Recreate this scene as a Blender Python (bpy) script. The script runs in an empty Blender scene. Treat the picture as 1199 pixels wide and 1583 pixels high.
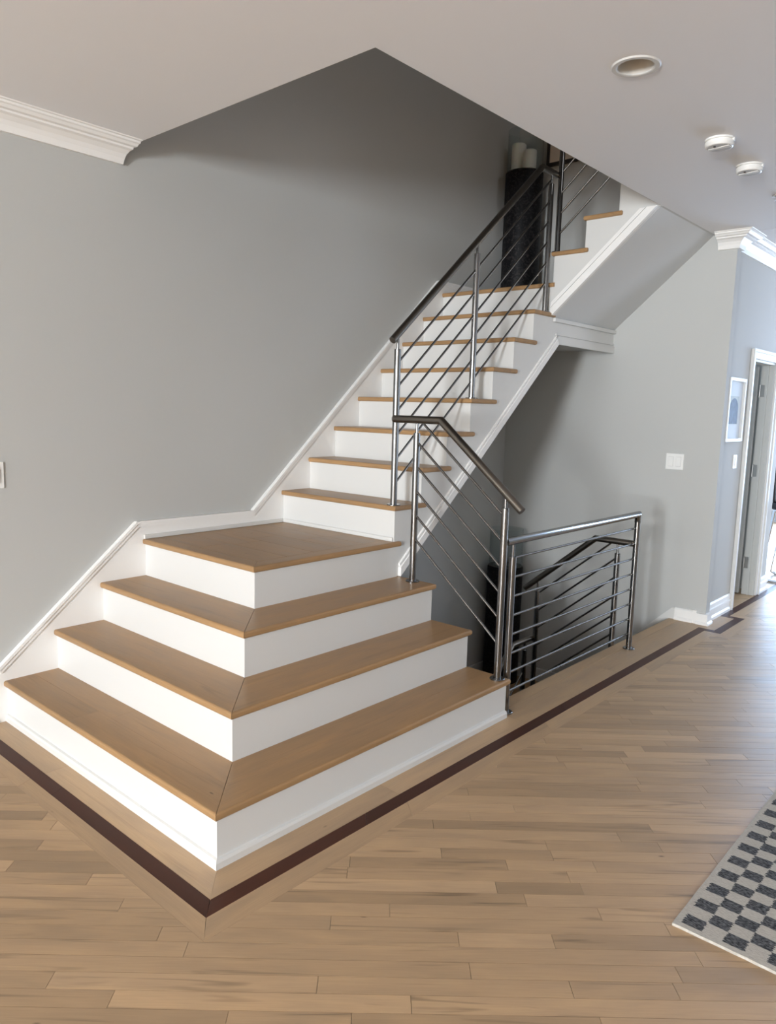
import bpy, bmesh, math, random
from mathutils import Vector, Matrix

random.seed(7)
SC = bpy.context.scene
COL = SC.collection

# ------------------------------------------------------------------ camera
W_PX, H_PX, F_PX = 1199, 1583, 1158.2
cam_data = bpy.data.cameras.new('camera')
cam_data.sensor_fit = 'AUTO'
cam_data.sensor_width = 36.0
cam_data.lens = F_PX * 36.0 / H_PX
cam_data.clip_start = 0.05
cam = bpy.data.objects.new('camera', cam_data)
COL.objects.link(cam)
R_, U_, F_ = Vector((0.74656, 0.66477, 0.02677)), Vector((-0.11147, 0.0853, 0.9901)), Vector((-0.65591, 0.74216, -0.13778))
m = Matrix.Identity(4)
for i in range(3):
    m[i][0], m[i][1], m[i][2] = R_[i], U_[i], -F_[i]
m.translation = Vector((3.4325, -2.0039, 1.4546))
cam.matrix_world = m
SC.camera = cam

# ------------------------------------------------------------------ world, lights, exposure
wd = bpy.data.worlds.new('sky')
SC.world = wd
wd.use_nodes = True
bg = wd.node_tree.nodes['Background']
bg.inputs['Color'].default_value = (0.72, 0.86, 1.0, 1)
bg.inputs['Strength'].default_value = 1.5

def area(name, loc, rot, sx, sy, watts, col, spread=180):
    l = bpy.data.lights.new(name, 'AREA')
    l.shape = 'RECTANGLE'
    l.size, l.size_y = sx, sy
    l.energy = watts
    l.color = col
    l.spread = math.radians(spread)
    o = bpy.data.objects.new(name, l)
    COL.objects.link(o)
    o.location = loc
    o.rotation_euler = rot
    return o

PI = math.pi
# daylight through the rear, right and far windows, plus two added fill lights
area('window_light_rear', (4.85, -10.90, 1.55), (PI/2, 0, 0), 1.35, 1.7, 785, (0.905, 0.955, 1.0))
area('window_light_rear_wide', (1.5, -10.90, 1.45), (PI/2, 0, 0), 2.4, 1.8, 168, (0.89, 0.95, 1.0))  # wide fill, added to brighten the ceiling and soften the key
area('window_light_side', (6.90, 6.7, 1.35), (PI/2, 0, PI/2), 3.0, 2.1, 50, (0.76, 0.84, 1.0), 90)
area('window_light_far', (1.9, 9.38, 1.35), (PI/2, 0, PI), 4.4, 2.2, 300, (0.47, 0.68, 1.0))
area('window_light_upstairs', (6.8, 0.5, 4.2), (PI/2, 0, PI/2), 1.6, 1.2, 22, (0.95, 0.97, 1.0))  # added fill that lifts the upper stairwell wall; no window is built there

vs = SC.view_settings
vs.view_transform = 'Standard'
vs.look = 'None'
vs.gamma = 1.0
vs.use_curve_mapping = False
vs.exposure = 0.53
SC.display_settings.display_device = 'sRGB'
cy = SC.cycles
cy.use_denoising = True
cy.max_bounces = 10
cy.diffuse_bounces = 6
cy.glossy_bounces = 5
cy.transmission_bounces = 8
cy.transparent_max_bounces = 8
cy.caustics_reflective = False
cy.caustics_refractive = False
cy.sample_clamp_indirect = 6.0

# ------------------------------------------------------------------ dimensions
h = 0.19
W, T1, N, TH = 0.900, 0.2335, 0.015, 0.0273
L, T2, E, EXT = 0.915, 0.2127, 0.953, 0.2443
YB, XR, XW, H = 3.3255, 1.725, 1.700, 2.6526
YU = L + 7*T2            # face of riser 12 and of the upper stringer
RU = 0.21                # run of the upper flight
SK = 0.015               # skirtboard thickness
XO = 1.575               # edge of the ceiling opening
YO = -0.030
FE = 1.482               # edge of the floor opening
RB = 0.229               # run of the basement flight
ZL = -4*h                # basement landing

# ------------------------------------------------------------------ materials
def new_mat(name):
    mt = bpy.data.materials.new(name)
    mt.use_nodes = True
    nt = mt.node_tree
    b = nt.nodes['Principled BSDF']
    return mt, nt, b

def simple(name, col, rough=0.5, metal=0.0, bump=0.0, bscale=200.0, var=0.0, **kw):
    mt, nt, b = new_mat(name)
    b.inputs['Base Color'].default_value = (*col, 1)
    b.inputs['Roughness'].default_value = rough
    b.inputs['Metallic'].default_value = metal
    for k, v in kw.items():
        b.inputs[k].default_value = v
    if bump or var:
        g = nt.nodes.new('ShaderNodeNewGeometry')
        n = nt.nodes.new('ShaderNodeTexNoise')
        n.inputs['Scale'].default_value = bscale
        n.inputs['Detail'].default_value = 3
        nt.links.new(g.outputs['Position'], n.inputs['Vector'])
        if bump:
            bp = nt.nodes.new('ShaderNodeBump')
            bp.inputs['Strength'].default_value = bump
            bp.inputs['Distance'].default_value = 0.002
            nt.links.new(n.outputs['Fac'], bp.inputs['Height'])
            nt.links.new(bp.outputs['Normal'], b.inputs['Normal'])
        if var:
            mx = nt.nodes.new('ShaderNodeMixRGB')
            mx.inputs['Color1'].default_value = (*[c*(1-var) for c in col], 1)
            mx.inputs['Color2'].default_value = (*[min(1, c*(1+var)) for c in col], 1)
            nt.links.new(n.outputs['Fac'], mx.inputs['Fac'])
            nt.links.new(mx.outputs['Color'], b.inputs['Base Color'])
    return mt

def wood(name, base, angle, tonevar=0.22, rough=0.30, streak=0.6, spec=0.5, speck=True):
    """Oiled maple: grain runs along the direction `angle` (radians from +x) in plan; every board has a face attribute 'tone'."""
    mt, nt, b = new_mat(name)
    N_ = nt.nodes.new
    lk = nt.links.new
    geo = N_('ShaderNodeNewGeometry')
    at = N_('ShaderNodeAttribute'); at.attribute_name = 'tone'
    rot = N_('ShaderNodeVectorRotate'); rot.rotation_type = 'Z_AXIS'
    rot.inputs['Angle'].default_value = -angle
    lk(geo.outputs['Position'], rot.inputs['Vector'])
    off = N_('ShaderNodeCombineXYZ')
    mul = N_('ShaderNodeMath'); mul.operation = 'MULTIPLY'; mul.inputs[1].default_value = 37.0
    lk(at.outputs['Fac'], mul.inputs[0])
    lk(mul.outputs[0], off.inputs['X']); lk(mul.outputs[0], off.inputs['Z'])
    add = N_('ShaderNodeVectorMath'); add.operation = 'ADD'
    lk(rot.outputs['Vector'], add.inputs[0]); lk(off.outputs['Vector'], add.inputs[1])
    def noise(sx, sy, detail, dist=0.0):
        s = N_('ShaderNodeVectorMath'); s.operation = 'MULTIPLY'
        s.inputs[1].default_value = (sx, sy, sy)
        lk(add.outputs['Vector'], s.inputs[0])
        n = N_('ShaderNodeTexNoise'); n.inputs['Scale'].default_value = 1.0
        n.inputs['Detail'].default_value = detail
        n.inputs['Distortion'].default_value = dist
        lk(s.outputs['Vector'], n.inputs['Vector'])
        return n
    broad = noise(3.0, 14.0, 3, 0.6)
    fine = noise(9.0, 260.0, 4, 0.1)
    strk = noise(1.6, 30.0, 2, 1.2)
    def ramp(src, p0, p1, v0, v1):
        r = N_('ShaderNodeMapRange')
        r.inputs['From Min'].default_value = p0; r.inputs['From Max'].default_value = p1
        r.inputs['To Min'].default_value = v0; r.inputs['To Max'].default_value = v1
        lk(src, r.inputs['Value'])
        return r.outputs['Result']
    def mult(a, c):
        q = N_('ShaderNodeMath'); q.operation = 'MULTIPLY'
        lk(a, q.inputs[0]); lk(c, q.inputs[1])
        return q.outputs[0]
    v = ramp(broad.outputs['Fac'], 0.3, 0.7, 0.90, 1.08)
    v = mult(v, ramp(fine.outputs['Fac'], 0.3, 0.7, 0.95, 1.04))
    v = mult(v, ramp(strk.outputs['Fac'], 0.61, 0.74, 1.0, 1.0 - 0.35*streak))
    v = mult(v, ramp(at.outputs['Fac'], 0.0, 1.0, 1.0 - tonevar, 1.0 + tonevar*0.7))
    if speck:
        vo = N_('ShaderNodeTexVoronoi'); vo.inputs['Scale'].default_value = 1.0
        s = N_('ShaderNodeVectorMath'); s.operation = 'MULTIPLY'; s.inputs[1].default_value = (2.6, 7.0, 7.0)
        lk(add.outputs['Vector'], s.inputs[0]); lk(s.outputs['Vector'], vo.inputs['Vector'])
        v = mult(v, ramp(vo.outputs['Distance'], 0.008, 0.035, 0.35, 1.0))
    hue = N_('ShaderNodeMixRGB')
    hue.inputs['Color1'].default_value = (base[0]*0.97, base[1]*0.98, base[2]*1.05, 1)
    hue.inputs['Color2'].default_value = (base[0]*1.03, base[1]*0.99, base[2]*0.92, 1)
    lk(broad.outputs['Fac'], hue.inputs['Fac'])
    fin = N_('ShaderNodeMixRGB'); fin.blend_type = 'MULTIPLY'; fin.inputs['Fac'].default_value = 1.0
    lk(hue.outputs['Color'], fin.inputs['Color1'])
    cmb = N_('ShaderNodeCombineXYZ')
    for k in 'XYZ':
        lk(v, cmb.inputs[k])
    lk(cmb.outputs['Vector'], fin.inputs['Color2'])
    lk(fin.outputs['Color'], b.inputs['Base Color'])
    lk(ramp(broad.outputs['Fac'], 0.2, 0.8, rough*0.9, rough*1.15), b.inputs['Roughness'])
    b.inputs['Specular IOR Level'].default_value = spec
    bp = N_('ShaderNodeBump'); bp.inputs['Strength'].default_value = 0.08; bp.inputs['Distance'].default_value = 0.001
    lk(fine.outputs['Fac'], bp.inputs['Height'])
    lk(bp.outputs['Normal'], b.inputs['Normal'])
    return mt

A_PL = math.radians(42.1)
M = {}
MAPLE = (0.470, 0.326, 0.192)
M['plank'] = wood('maple_floor', MAPLE, A_PL, tonevar=0.27, rough=0.40, streak=1.15, spec=0.45)
M['board_x'] = wood('maple_border_x', MAPLE, 0.0, tonevar=0.10, rough=0.40, streak=0.4, spec=0.45)
M['board_y'] = wood('maple_border_y', MAPLE, PI/2, tonevar=0.10, rough=0.40, streak=0.4, spec=0.45)
M['dark_x'] = wood('walnut_strip_x', (0.072, 0.026, 0.015), 0.0, tonevar=0.25, rough=0.40, streak=0.2, spec=0.15, speck=False)
M['dark_y'] = wood('walnut_strip_y', (0.072, 0.026, 0.015), PI/2, tonevar=0.25, rough=0.40, streak=0.2, spec=0.15, speck=False)
TREAD = (0.365, 0.222, 0.105)
M['tread_x'] = wood('oiled_tread_x', TREAD, 0.0, tonevar=0.12, rough=0.36, streak=0.45, spec=0.35)
M['tread_y'] = wood('oiled_tread_y', TREAD, PI/2, tonevar=0.12, rough=0.36, streak=0.45, spec=0.35)
M['wall'] = simple('grey_wall_paint', (0.49, 0.497, 0.485), 0.75, bump=0.10, bscale=260)
M['ceiling'] = simple('ceiling_paint', (0.87, 0.885, 0.92), 0.8, bump=0.06, bscale=220)
M['white'] = simple('white_trim_paint', (0.66, 0.66, 0.645), 0.40, bump=0.03, bscale=60)
M['door_paint'] = simple('door_paint', (0.50, 0.51, 0.495), 0.42)
M['soffit'] = simple('soffit_paint', (0.62, 0.635, 0.64), 0.8, bump=0.06, bscale=220)
M['trim'] = simple('gloss_trim_paint', (0.85, 0.845, 0.83), 0.35, bump=0.03, bscale=60)  # white paint lightened to make up for weaker light on crown and skirts
M['under'] = simple('subfloor', (0.05, 0.035, 0.025), 0.9)
M['plastic'] = simple('white_plastic', (0.82, 0.82, 0.80), 0.35)
M['slot'] = simple('dark_slot', (0.03, 0.03, 0.03), 0.6)
M['steel'] = simple('brushed_steel', (0.24, 0.235, 0.23), 0.17, 1.0, bump=0.04, bscale=500)
M['rail'] = simple('dark_burnished_steel', (0.19, 0.172, 0.150), 0.30, 1.0, bump=0.05, bscale=400)
M['chrome'] = simple('chrome', (0.75, 0.75, 0.76), 0.12, 1.0)
M['hinge'] = simple('hinge_steel', (0.45, 0.45, 0.44), 0.3, 1.0)
M['black_leather'] = simple('black_leather', (0.012, 0.012, 0.014), 0.38, bump=0.3, bscale=300)
M['frame_dark'] = simple('dark_frame', (0.025, 0.02, 0.017), 0.4)
M['canvas'] = simple('pale_canvas', (0.62, 0.56, 0.49), 0.8, var=0.06, bscale=9)
M['mat_board'] = simple('mat_board', (0.62, 0.68, 0.74), 0.6)
M['print_blue'] = simple('blue_grey_print', (0.09, 0.12, 0.18), 0.6, var=0.5, bscale=28)
M['print_pale'] = simple('pale_print', (0.45, 0.50, 0.50), 0.6, var=0.15, bscale=30)
M['candle'] = simple('white_wax', (0.86, 0.84, 0.80), 0.5, **{'Subsurface Weight': 0.15})
M['wick'] = simple('wick', (0.05, 0.04, 0.03), 0.9)
def thin_glass():
    mt, nt, b = new_mat('clear_glass')
    out = nt.nodes['Material Output']
    tr = nt.nodes.new('ShaderNodeBsdfTransparent'); tr.inputs['Color'].default_value = (0.93, 0.95, 0.95, 1)
    gl = nt.nodes.new('ShaderNodeBsdfGlossy'); gl.inputs['Roughness'].default_value = 0.04
    lw = nt.nodes.new('ShaderNodeLayerWeight'); lw.inputs['Blend'].default_value = 0.5
    pw = nt.nodes.new('ShaderNodeMath'); pw.operation = 'POWER'; pw.inputs[1].default_value = 4.0
    nt.links.new(lw.outputs['Facing'], pw.inputs[0])
    fr = nt.nodes.new('ShaderNodeMath'); fr.operation = 'MULTIPLY_ADD'; fr.inputs[1].default_value = 0.6; fr.inputs[2].default_value = 0.045
    nt.links.new(pw.outputs[0], fr.inputs[0])
    mx = nt.nodes.new('ShaderNodeMixShader')
    nt.links.new(fr.outputs[0], mx.inputs['Fac'])
    nt.links.new(tr.outputs['BSDF'], mx.inputs[1]); nt.links.new(gl.outputs['BSDF'], mx.inputs[2])
    nt.links.new(mx.outputs['Shader'], out.inputs['Surface'])
    return mt
M['glass'] = thin_glass()
M['detector_face'] = simple('detector_face', (0.55, 0.55, 0.55), 0.5)
M['can'] = simple('recessed_can', (0.62, 0.60, 0.56), 0.35)
M['pane'] = simple('window_glass', (1, 1, 1), 0.0, **{'Transmission Weight': 1.0, 'IOR': 1.1})

def mosaic():
    mt, nt, b = new_mat('black_mosaic')
    g = nt.nodes.new('ShaderNodeNewGeometry')
    v = nt.nodes.new('ShaderNodeTexVoronoi'); v.inputs['Scale'].default_value = 95
    nt.links.new(g.outputs['Position'], v.inputs['Vector'])
    r = nt.nodes.new('ShaderNodeValToRGB')
    r.color_ramp.elements[0].color = (0.004, 0.004, 0.005, 1)
    r.color_ramp.elements[1].color = (0.024, 0.021, 0.021, 1)
    r.color_ramp.elements[0].position = 0.55
    sep = nt.nodes.new('ShaderNodeSeparateColor')
    nt.links.new(v.outputs['Color'], sep.inputs['Color'])
    nt.links.new(sep.outputs['Red'], r.inputs['Fac'])
    nt.links.new(r.outputs['Color'], b.inputs['Base Color'])
    b.inputs['Roughness'].default_value = 0.5
    b.inputs['Specular IOR Level'].default_value = 0.15
    bp = nt.nodes.new('ShaderNodeBump'); bp.inputs['Strength'].default_value = 0.7; bp.inputs['Distance'].default_value = 0.004
    nt.links.new(sep.outputs['Green'], bp.inputs['Height'])
    nt.links.new(bp.outputs['Normal'], b.inputs['Normal'])
    return mt
M['mosaic'] = mosaic()

def rug_mat(x0, y0):
    """Woven wool check: cream ground, charcoal checks with ragged edges, laid out from the rug's own corner."""
    mt, nt, b = new_mat('woven_check_wool')
    N_ = nt.nodes.new; lk = nt.links.new
    geo = N_('ShaderNodeNewGeometry')
    nz = N_('ShaderNodeTexNoise'); nz.inputs['Scale'].default_value = 130; nz.inputs['Detail'].default_value = 2
    s0 = N_('ShaderNodeVectorMath'); s0.operation = 'MULTIPLY'; s0.inputs[1].default_value = (0.25, 1.6, 1)
    lk(geo.outputs['Position'], s0.inputs[0]); lk(s0.outputs['Vector'], nz.inputs['Vector'])
    sub = N_('ShaderNodeVectorMath'); sub.operation = 'SUBTRACT'; sub.inputs[1].default_value = (0.5, 0.5, 0.5)
    lk(nz.outputs['Color'], sub.inputs[0])
    sc = N_('ShaderNodeVectorMath'); sc.operation = 'MULTIPLY'; sc.inputs[1].default_value = (0.022, 0.006, 0)
    lk(sub.outputs['Vector'], sc.inputs[0])
    ad = N_('ShaderNodeVectorMath'); ad.operation = 'ADD'
    lk(geo.outputs['Position'], ad.inputs[0]); lk(sc.outputs['Vector'], ad.inputs[1])
    of = N_('ShaderNodeVectorMath'); of.operation = 'SUBTRACT'; of.inputs[1].default_value = (x0, y0, 0)
    lk(ad.outputs['Vector'], of.inputs[0])
    dv = N_('ShaderNodeVectorMath'); dv.operation = 'DIVIDE'; dv.inputs[1].default_value = (0.0570, 0.0505, 1)
    lk(of.outputs['Vector'], dv.inputs[0])
    sp = N_('ShaderNodeSeparateXYZ'); lk(dv.outputs['Vector'], sp.inputs['Vector'])
    def math_(op, a, c=None):
        q = N_('ShaderNodeMath'); q.operation = op
        if hasattr(a, 'is_linked'): lk(a, q.inputs[0])
        else: q.inputs[0].default_value = a
        if c is not None:
            if hasattr(c, 'is_linked'): lk(c, q.inputs[1])
            else: q.inputs[1].default_value = c
        return q.outputs[0]
    fx, fy = math_('FLOOR', sp.outputs['X']), math_('FLOOR', sp.outputs['Y'])
    par = math_('MODULO', math_('ADD', math_('ADD', fx, fy), 200.0), 2.0)
    inx = math_('GREATER_THAN', sp.outputs['X'], 0.0)
    iny = math_('GREATER_THAN', sp.outputs['Y'], 0.0)
    mask = math_('MULTIPLY', math_('MULTIPLY', math_('LESS_THAN', par, 0.5), inx), iny)
    yarn = N_('ShaderNodeTexNoise'); yarn.inputs['Scale'].default_value = 90; yarn.inputs['Detail'].default_value = 3
    s1 = N_('ShaderNodeVectorMath'); s1.operation = 'MULTIPLY'; s1.inputs[1].default_value = (1.0, 4.0, 1)
    lk(geo.outputs['Position'], s1.inputs[0]); lk(s1.outputs['Vector'], yarn.inputs['Vector'])
    cr = N_('ShaderNodeValToRGB')
    cr.color_ramp.elements[0].position = 0.38; cr.color_ramp.elements[0].color = (0.022, 0.023, 0.026, 1)
    cr.color_ramp.elements[1].position = 0.72; cr.color_ramp.elements[1].color = (0.22, 0.225, 0.235, 1)
    lk(yarn.outputs['Fac'], cr.inputs['Fac'])
    cw = N_('ShaderNodeValToRGB')
    cw.color_ramp.elements[0].position = 0.3; cw.color_ramp.elements[0].color = (0.42, 0.395, 0.35, 1)
    cw.color_ramp.elements[1].position = 0.7; cw.color_ramp.elements[1].color = (0.56, 0.53, 0.48, 1)
    lk(yarn.outputs['Fac'], cw.inputs['Fac'])
    mx = N_('ShaderNodeMixRGB'); lk(mask, mx.inputs['Fac'])
    lk(cw.outputs['Color'], mx.inputs['Color1']); lk(cr.outputs['Color'], mx.inputs['Color2'])
    lk(mx.outputs['Color'], b.inputs['Base Color'])
    b.inputs['Roughness'].default_value = 0.95
    b.inputs['Specular IOR Level'].default_value = 0.1
    bp = N_('ShaderNodeBump'); bp.inputs['Strength'].default_value = 0.6; bp.inputs['Distance'].default_value = 0.004
    lk(yarn.outputs['Fac'], bp.inputs['Height']); lk(bp.outputs['Normal'], b.inputs['Normal'])
    return mt

# ------------------------------------------------------------------ mesh helpers
def tag(o, label=None, cat=None, group=None, kind=None):
    if label: o['label'] = label
    if cat: o['category'] = cat
    if group: o['group'] = group
    if kind: o['kind'] = kind
    return o

def empty(name, loc, label, cat, group=None, kind=None):
    o = bpy.data.objects.new(name, None)
    o.empty_display_size = 0.1
    o.location = loc
    COL.objects.link(o)
    return tag(o, label, cat, group, kind)

def world_loc(o):
    v = Vector((0, 0, 0))
    while o is not None:
        v = v + o.location
        o = o.parent
    return v

class MB:
    """Collects shapes given in world coordinates and links them as ONE mesh object."""
    def __init__(self):
        self.bm = bmesh.new()
        self.tone = self.bm.faces.layers.float.new('tone')
        self.cur = 0.5
    def face(self, vs, smooth=False):
        try:
            f = self.bm.faces.new(vs)
        except ValueError:
            return None
        f[self.tone] = self.cur
        f.smooth = smooth
        return f
    def box(self, x0, x1, y0, y1, z0, z1):
        v = [self.bm.verts.new(p) for p in ((x0, y0, z0), (x1, y0, z0), (x1, y1, z0), (x0, y1, z0), (x0, y0, z1), (x1, y0, z1), (x1, y1, z1), (x0, y1, z1))]
        for q in ((3, 2, 1, 0), (4, 5, 6, 7), (0, 1, 5, 4), (1, 2, 6, 5), (2, 3, 7, 6), (3, 0, 4, 7)):
            self.face([v[i] for i in q])
        return self
    def prism(self, pts, axis, a, b):
        """polygon given in the two other axes (in x,y,z order), extruded along axis from a to b"""
        def P(p, c):
            return {'x': (c, p[0], p[1]), 'y': (p[0], c, p[1]), 'z': (p[0], p[1], c)}[axis]
        A = [self.bm.verts.new(P(p, a)) for p in pts]
        B = [self.bm.verts.new(P(p, b)) for p in pts]
        n = len(pts)
        fs = [self.face(A), self.face(B)]
        for i in range(n):
            self.face((A[i], A[(i+1) % n], B[(i+1) % n], B[i]))
        return A, B
    def plate(self, poly, z0, z1, nose=(), r=0.009, seg=3):
        """plan polygon with thickness; edges whose index is in `nose` get a rounded (bull) nose"""
        A, B = self.prism(poly, 'z', z0, z1)
        n = len(poly)
        es = []
        for i in nose:
            for R in (A, B):
                e = self.bm.edges.get((R[i], R[(i+1) % n]))
                if e: es.append(e)
        if es:
            bmesh.ops.bevel(self.bm, geom=es, offset=r, segments=seg, profile=0.5, affect='EDGES', clamp_overlap=True)
            for f in self.bm.faces:
                if f[self.tone] == 0.0: f[self.tone] = self.cur
        return self
    def tube(self, pts, r, seg=14, caps=True, r2=None):
        pts = [Vector(p) for p in pts]
        d0 = (pts[1]-pts[0]).normalized()
        up = Vector((0, 0, 1)) if abs(d0.z) < 0.95 else Vector((1, 0, 0))
        s = d0.cross(up).normalized(); t = s.cross(d0).normalized()
        off = [s*math.cos(2*PI*k/seg)*r + t*math.sin(2*PI*k/seg)*r for k in range(seg)]
        rings = [[pts[0]+o for o in off]]
        for i in range(1, len(pts)):
            d = (pts[i]-pts[i-1]).normalized()
            nrm = d if i == len(pts)-1 else (d + (pts[i+1]-pts[i]).normalized()).normalized()
            ring = []
            for p in rings[-1]:
                k = (pts[i]-p).dot(nrm)/d.dot(nrm)
                ring.append(p + d*k)
            rings.append(ring)
        vr = [[self.bm.verts.new(p) for p in ring] for ring in rings]
        for a, b in zip(vr, vr[1:]):
            for k in range(seg):
                self.face((a[k], a[(k+1) % seg], b[(k+1) % seg], b[k]), True)
        if caps:
            self.face(list(reversed([self.bm.verts.new(v.co) for v in vr[0]])))
            self.face([self.bm.verts.new(v.co) for v in vr[-1]])
        return self
    def lathe(self, prof, c, seg=28, cap0=True, cap1=True, sharp=True):
        """profile [(radius, z)] about the vertical through c"""
        rings = []
        for (r, z) in prof:
            rings.append([Vector((c[0]+r*math.cos(2*PI*k/seg), c[1]+r*math.sin(2*PI*k/seg), c[2]+z)) for k in range(seg)])
        for a, b in zip(rings, rings[1:]):
            va = [self.bm.verts.new(p) for p in a]; vb = [self.bm.verts.new(p) for p in b]
            for k in range(seg):
                self.face((va[k], va[(k+1) % seg], vb[(k+1) % seg], vb[k]), True)
        if cap0 and prof[0][0] > 1e-5: self.face([self.bm.verts.new(p) for p in reversed(rings[0])])
        if cap1 and prof[-1][0] > 1e-5: self.face([self.bm.verts.new(p) for p in rings[-1]])
        return self
    def sweep(self, prof, path):
        """profile (outward, up) swept along a plan path [(x, y)] with mitred corners; outward is to the right of travel"""
        n = len(path)
        rings = []
        for i in range(n):
            p = Vector(path[i])
            def dirn(a, b): return (Vector(path[b])-Vector(path[a])).normalized()
            if i == 0: o = dirn(0, 1); nr = Vector((o.y, -o.x)); sc = 1
            elif i == n-1: o = dirn(n-2, n-1); nr = Vector((o.y, -o.x)); sc = 1
            else:
                d1, d2 = dirn(i-1, i), dirn(i, i+1)
                n1, n2 = Vector((d1.y, -d1.x)), Vector((d2.y, -d2.x))
                nr = (n1+n2).normalized(); sc = 1/max(0.2, nr.dot(n1))
            rings.append([self.bm.verts.new((p.x+nr.x*sc*u, p.y+nr.y*sc*u, z)) for (u, z) in prof])
        k = len(prof)
        for a, b in zip(rings, rings[1:]):
            for j in range(k):
                self.face((a[j], a[(j+1) % k], b[(j+1) % k], b[j]))
        self.face(list(reversed(rings[0]))); self.face(rings[-1])
        return self
    def build(self, name, mat, parent=None, kind=None, origin=None, bevel=0.0):
        bmesh.ops.remove_doubles(self.bm, verts=self.bm.verts, dist=1e-6) if bevel else None
        bmesh.ops.recalc_face_normals(self.bm, faces=self.bm.faces)
        if bevel:
            es = [e for e in self.bm.edges if len(e.link_faces) == 2 and e.calc_face_angle(0) > 0.6]
            bmesh.ops.bevel(self.bm, geom=es, offset=bevel, segments=2, profile=0.5, affect='EDGES', clamp_overlap=True)
        for f in self.bm.faces:
            if f[self.tone] == 0.0: f[self.tone] = self.cur
        if origin is None:
            vs = [v.co for v in self.bm.verts]
            lo = Vector([min(v[i] for v in vs) for i in range(3)]); hi = Vector([max(v[i] for v in vs) for i in range(3)])
            origin = Vector(((lo.x+hi.x)/2, (lo.y+hi.y)/2, lo.z))
        origin = Vector(origin)
        for v in self.bm.verts: v.co -= origin
        me = bpy.data.meshes.new(name)
        self.bm.to_mesh(me); self.bm.free()
        me.materials.append(mat)
        o = bpy.data.objects.new(name, me)
        COL.objects.link(o)
        if parent is not None:
            o.parent = parent
            o.location = origin - world_loc(parent)
        else:
            o.location = origin
        if kind: o['kind'] = kind
        return o

def copy_tree(o, parent=None, loc=None):
    c = o.copy(); COL.objects.link(c)
    if parent is not None: c.parent = parent
    if loc is not None: c.location = loc
    for ch in [k for k in o.children]:
        copy_tree(ch, c)
    return c

def struct(mb, name, mat, **kw): return mb.build(name, mat, kind='structure', **kw)

# ------------------------------------------------------------------ room shell
X1, Y0, Y1 = 7.0, -11.0, 9.5
ZB = -2.9                     # basement floor
w = MB(); w.box(-0.15, 0, Y0, YB, ZB, 5.5); wall_left = struct(w, 'wall_left', M['wall'])
w = MB(); w.box(-0.15, XR, YB, YB+0.075, ZB, 5.5); wall_back = struct(w, 'wall_back', M['wall'])
# wall with the doorway, running on from the corner pier; it ends where the far room opens
DY0, DY1, DZ, WE = 3.965, 4.545, 1.885, 4.84
w = MB()
w.box(1.612, XW, YB+0.075, DY0, 0, H); w.box(1.612, XW, DY1, WE, 0, H); w.box(1.612, XW, DY0, DY1, DZ, H)
struct(w, 'wall_right', M['wall'])
w = MB(); w.box(-1.0, 1.612, WE-0.12, WE, 0, H); struct(w, 'wall_closet', M['wall'])
# outer walls with window openings (outside the frame, they shape the light)
def wall_with_window(name, axis, c0, c1, a0, a1, holes, z1=H):
    b = MB(); cur = a0
    for (p, q, zl, zh) in holes:
        segs = [(cur, p, 0, z1), (p, q, 0, zl), (p, q, zh, z1)]
        for (u, v_, zz0, zz1) in segs:
            if axis == 'y': b.box(u, v_, c0, c1, zz0, zz1)
            else: b.box(c0, c1, u, v_, zz0, zz1)
        cur = q
    if axis == 'y': b.box(cur, a1, c0, c1, 0, z1)
    else: b.box(c0, c1, cur, a1, 0, z1)
    return struct(b, name, M['wall'])
HR = [(0.2, 2.8, 0.1, 2.4), (4.1, 5.6, 0.65, 2.45)]  # the first, wide opening is unseen and added to go with the rear fill
HX = [(5.1, 8.3, 0.2, 2.45)]
HF = [(-0.4, 4.2, 0.15, 2.5)]
wall_with_window('wall_rear', 'y', Y0-0.1, Y0, -0.15, X1, HR)
wall_with_window('wall_side', 'x', X1, X1+0.1, Y0, Y1, HX)
wall_with_window('wall_far', 'y', Y1, Y1+0.1, -1.0, X1, HF)
w = MB(); w.box(-1.1, -1.0, WE-0.1, Y1, 0, H); struct(w, 'wall_far_left', M['wall'])
k = 0
for axis, c, holes in (('y', Y0-0.05, HR), ('x', X1+0.05, HX), ('y', Y1+0.05, HF)):
    for (p, q, zl, zh) in holes:
        k += 1
        b = MB()
        def bar(u0, u1, za, zb):
            if axis == 'y': b.box(u0, u1, c-0.03, c+0.03, za, zb)
            else: b.box(c-0.03, c+0.03, u0, u1, za, zb)
        bar(p, q, zl, zl+0.05); bar(p, q, zh-0.05, zh); bar(p, p+0.05, zl, zh); bar(q-0.05, q, zl, zh)
        fr = struct(b, 'window_%d' % k, M['white'])
        g = MB()
        if axis == 'y': g.box(p+0.05, q-0.05, c-0.004, c+0.004, zl+0.05, zh-0.05)
        else: g.box(c-0.004, c+0.004, p+0.05, q-0.05, zl+0.05, zh-0.05)
        g.build('pane', M['pane'], fr)

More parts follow.
